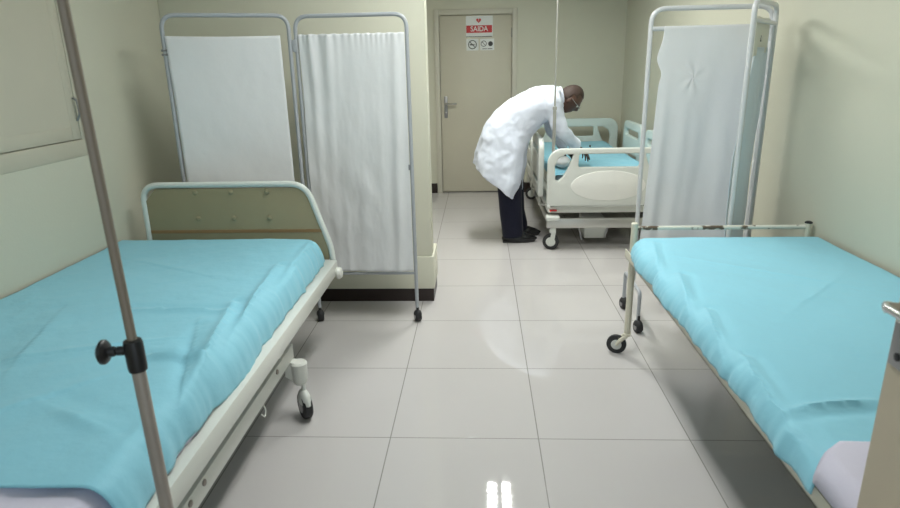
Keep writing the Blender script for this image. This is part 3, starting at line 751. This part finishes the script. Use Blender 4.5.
# arms
arms = {-1: [(.565, Y(-.155), 1.155), (.635, Y(-.165), .935), (.785, Y(-.02), .795)],
        1: [(.575, Y(.155), 1.155), (.60, Y(.17), .935), (.70, Y(.10), .76)]}
def hand(wr, d, palm_n, open_=0.5, side=1):
    """right angled palm with five curled fingers; d points along the hand, palm_n out of the palm"""
    wr = Vector(wr); d = Vector(d).normalized(); n = Vector(palm_n); n = (n-d*n.dot(d)).normalized(); sd = d.cross(n)*side
    for k in range(4):
        o_ = (k-1.5)*.019
        b.cap(wr+sd*o_*.55+d*.004, wr+d*.082+sd*o_, .0150, .0115, 10)
    lens = (.070, .080, .075, .058)
    for k in range(4):
        o_ = (k-1.5)*.0205; p = wr+d*(.084 if k in (1, 2) else .078)+sd*o_
        L = lens[k]; c = .30+.12*k*open_
        for j, f_ in enumerate((.42, .32, .26)):
            ang = c*(j+1)*.75; dd = (d*math.cos(ang)+n*math.sin(ang)+sd*o_*1.6).normalized()
            q = p+dd*L*f_; b.cap(p, q, .0085-.0009*j, .0078-.0009*j, 10); p = q
    p = wr+d*.022-sd*.030; 
    for dd, L, r_ in ((d*.55-sd*.75+n*.35, .034, .0115), (d*.85-sd*.35+n*.35, .030, .0100), (d*.97-sd*.05+n*.25, .024, .0088)):
        q = p+dd.normalized()*L; b.cap(p, q, r_, r_-.001, 10); p = q
    b.cap(wr+d*.01, wr+d*.03-sd*.028, .015, .013, 10)
for s_, (h_, e_, w_) in arms.items():
    b.cap(h_, e_, .046, .037).cap(e_, w_, .037, .026)
hand((.800, Y(-.010), .783), (.85, .42, -.72), (0, 0, -1), .6, 1)
hand((.712, Y(.095), .745), (.72, .25, -.62), (0, 0, -1), .6, -1)
body = b.build('body', M_['skin'], D); mod_remesh(body, .0042, 3, .4)
# eyes
for s_ in (-1, 1):
    e = MB().ell(HC+HR @ Vector((.079, s_*.030, .004)), (.0105, .0125, .0100), 14, HR).build('eye', M_['eye'], D)
    MB().ell(HC+HR @ Vector((.0872, s_*.030, .002)), (.0035, .0055, .0055), 12, HR).build('iris', M_['black'], e)
# short cropped hair: cap over crown and nape
def hairfn(p):
    q = headfn(p); return q
t = bmesh.new(); bmesh.ops.create_uvsphere(t, u_segments=40, v_segments=28, radius=1)
dele = []
for v in t.verts:
    p = Vector((v.co.x*.0975, v.co.y*.0795, v.co.z*.1215)); q = headfn(p)
    keep = (q.z > .068-.0*q.x) or (q.x < -.012 and q.z > -.035) or (q.x < .03 and q.z > .035)
    if not keep: dele.append(v)
    v.co = HC + HR @ q
bmesh.ops.delete(t, geom=dele, context='VERTS')
m = MB(); m.merge(t); hr = m.build('cropped_hair', M_['hair'], D); mod_solid(hr, .002, 1)
# glasses
gm = MB()
for s_ in (-1, 1):
    c_ = HC+HR @ Vector((.104, s_*.031, .000))
    gm.tube([c_+HR @ Vector((0, .021*math.cos(a), .015*math.sin(a))) for a in [2*PI*k/20 for k in range(20)]], .0016, 6, closed=True)
    gm.tube([c_+HR @ Vector((0, s_*.021, .004)), c_+HR @ Vector((-.018, s_*.044, .006)), HC+HR @ Vector((-.004, s_*.083, .010))], .0016, 6)
gm.tube([HC+HR @ Vector((.104, -.010, .003)), HC+HR @ Vector((.108, 0, .006)), HC+HR @ Vector((.104, .010, .003))], .0016, 6)
gl = gm.build('glasses', M_['chrome'], D)

# trousers
m = MB()
for s_, (h_, k_, a_) in legs.items():
    def ring(c, rx, ry, tilt=0, n=20): return [(c[0]+rx*math.cos(2*PI*i/n), c[1]+ry*math.sin(2*PI*i/n), c[2]+tilt*math.cos(2*PI*i/n)) for i in range(n)]
    R_ = [ring((h_[0]+.0, h_[1], .90), .115, .095), ring((h_[0], h_[1], .74), .118, .100), ring(((h_[0]+k_[0])/2, k_[1], .62), .112, .092), ring((k_[0]+.005, k_[1], .47), .104, .080), ring((k_[0]+.008, k_[1], .38), .098, .076),
          ring((k_[0]+.018, (k_[1]+a_[1])/2, .24), .096, .075), ring((a_[0]+.030, a_[1], .12), .092, .072), ring((a_[0]+.035, a_[1], .045), .088, .072, .008)]
    m.loft(R_)
tr = m.build('trousers', M_['trouser'], D); mod_remesh(tr, .008, 3, .5)
# shoes
for s_, (h_, k_, a_) in legs.items():
    def shoe_fn(p):
        q = p.copy(); q.z = max(q.z, -.030)
        if q.x > .02: q.z *= 1-.45*min(1, (q.x-.02)/.12)
        q.y *= 1-.18*abs(q.x/.15)**2
        if q.z < -.025*(1 if q.x < 0 else .6): q.z = -.031
        return q
    c_ = (a_[0]+.09, a_[1], .032)
    sh = MB().ell(c_, (.150, .050, .058), 32, None, shoe_fn).build('shoe', M_['shoe'], D)
    MB().box((c_[0]-.142, c_[1]-.040, .001), (c_[0]-.045, c_[1]+.040, .012), .004).build('heel', M_['rubber'], sh)
# coat
def ell_ring(bk, fr_, hw, n=40, flat=.0):
    bk = Vector((bk[0], 0, bk[1])); fr_ = Vector((fr_[0], 0, fr_[1])); c = (bk+fr_)/2; a = (fr_-bk)/2; out = []
    for k in range(n):
        t = 2*PI*k/n; ct, st_ = math.cos(t), math.sin(t)
        ex = math.copysign(abs(ct)**.85, ct); ey = math.copysign(abs(st_)**.85, st_)
        p = c+a*ex; out.append([p.x, PYC+hw*ey, p.z])
    return out
rings = [((-.065, .645), (.310, .340), .225), ((-.045, .72), (.345, .455), .228), ((-.022, .80), (.368, .60), .222), ((.005, .90), (.380, .71), .208), ((.045, 1.00), (.395, .81), .196),
         ((.130, 1.10), (.430, .885), .188), ((.260, 1.185), (.485, .945), .190), ((.40, 1.25), (.545, 1.000), .200), ((.50, 1.278), (.60, 1.035), .205), ((.585, 1.276), (.650, 1.070), .165), ((.640, 1.262), (.672, 1.105), .095)]
m = MB(); RR = []
for i, (bk, fr_, hw) in enumerate(rings):
    r_ = ell_ring(bk, fr_, hw)
    k = max(0, (5-i)/5)
    for j, p in enumerate(r_):
        t = 2*PI*j/40
        wv = k*(.012*math.sin(5*t+.6)+.008*math.sin(9*t+i*.25))
        c_ = Vector(((bk[0]+fr_[0])/2, PYC, (bk[1]+fr_[1])/2)); v = Vector(p)-c_
        v *= 1+wv/.2; RR.append(0); r_[j] = tuple(c_+v)
    rings[i] = r_
m.loft(rings)
for s_, (h_, e_, w_) in arms.items():
    h_, e_, w_ = Vector(h_), Vector(e_), Vector(w_)
    m.cap(h_+Vector((-.035, -s_*.04, .0)), h_, .085, .076)
    m.cap(h_, e_, .078, .060)
    wd = (w_-e_).normalized()
    m.cap(e_, e_+(w_-e_)*.5, .060, .052).cap(e_+(w_-e_)*.5, w_-wd*.022, .052, .047)
ct = m.build('coat', M_['coat'], D); mod_remesh(ct, .009, 4, .5)
tx = bpy.data.textures.new('coat_folds', 'CLOUDS'); tx.noise_scale = .13; tx.noise_depth = 2
dm = ct.modifiers.new('folds', 'DISPLACE'); dm.texture = tx; dm.strength = .034; dm.mid_level = .5; dm.texture_coords = 'LOCAL'
# collar
rg = []
for k in range(25):
    t = 2*PI*k/24; rg.append((.655-.012*math.sin(t), Y(.062*math.cos(t)), 1.19+.066*math.sin(t)))
m = MB().tube(rg[:-1], .013, 8, closed=True); m.build('collar', M_['coat'], D)

D.location.y += .055; D.location.x += .006
# ------------------------------------------------------------------ camera
F, p_, yw, rl, H = 615.04, rad(17.024), rad(2.969), rad(-1.217), 1.4446
fwd = Vector((-math.sin(yw)*math.cos(p_), math.cos(yw)*math.cos(p_), -math.sin(p_)))
r0 = Vector((math.cos(yw), math.sin(yw), 0)); u0 = r0.cross(fwd)
r1 = r0*math.cos(rl)+u0*math.sin(rl); u1 = -r0*math.sin(rl)+u0*math.cos(rl)
cd = bpy.data.cameras.new('camera'); cam = bpy.data.objects.new('camera', cd); COL.objects.link(cam)
cd.sensor_width = 36; cd.lens = F/900*36; cd.clip_start = .02
mw = Matrix((r1, u1, -fwd)).transposed().to_4x4(); mw.translation = Vector((0, 0, H)); cam.matrix_world = mw
cd.dof.use_dof = True; cd.dof.focus_distance = 4.6; cd.dof.aperture_fstop = 5.6
sc.camera = cam

# ------------------------------------------------------------------ light
EL, EF, WS = 36, 54, 1.05
def area(name, loc, size, energy, rot, col=(1, 1, 1)):
    l = bpy.data.lights.new(name, 'AREA'); l.shape = 'RECTANGLE'; l.size, l.size_y = size; l.energy = energy; l.color = col
    o = bpy.data.objects.new(name, l); COL.objects.link(o); o.location = loc; o.rotation_euler = rot; return o
for lx, ly in ((.17, 4.66), (.10, 2.45)):
    for dx in (-.07, .07): area('lamp_light', (lx+dx, ly, ZC-.044), (.075, 1.16), EL if ly < 3 else EF, (0, 0, 0), (.98, 1, .97))
w = bpy.data.worlds.new('world'); sc.world = w; w.use_nodes = True
w.node_tree.nodes['Background'].inputs[0].default_value = (.80, .93, 1, 1)
w.node_tree.nodes['Background'].inputs[1].default_value = WS
sc.view_settings.view_transform = 'Standard'; sc.view_settings.look = 'None'; sc.view_settings.gamma = 1
sc.view_settings.use_curve_mapping = False; sc.view_settings.exposure = -.02
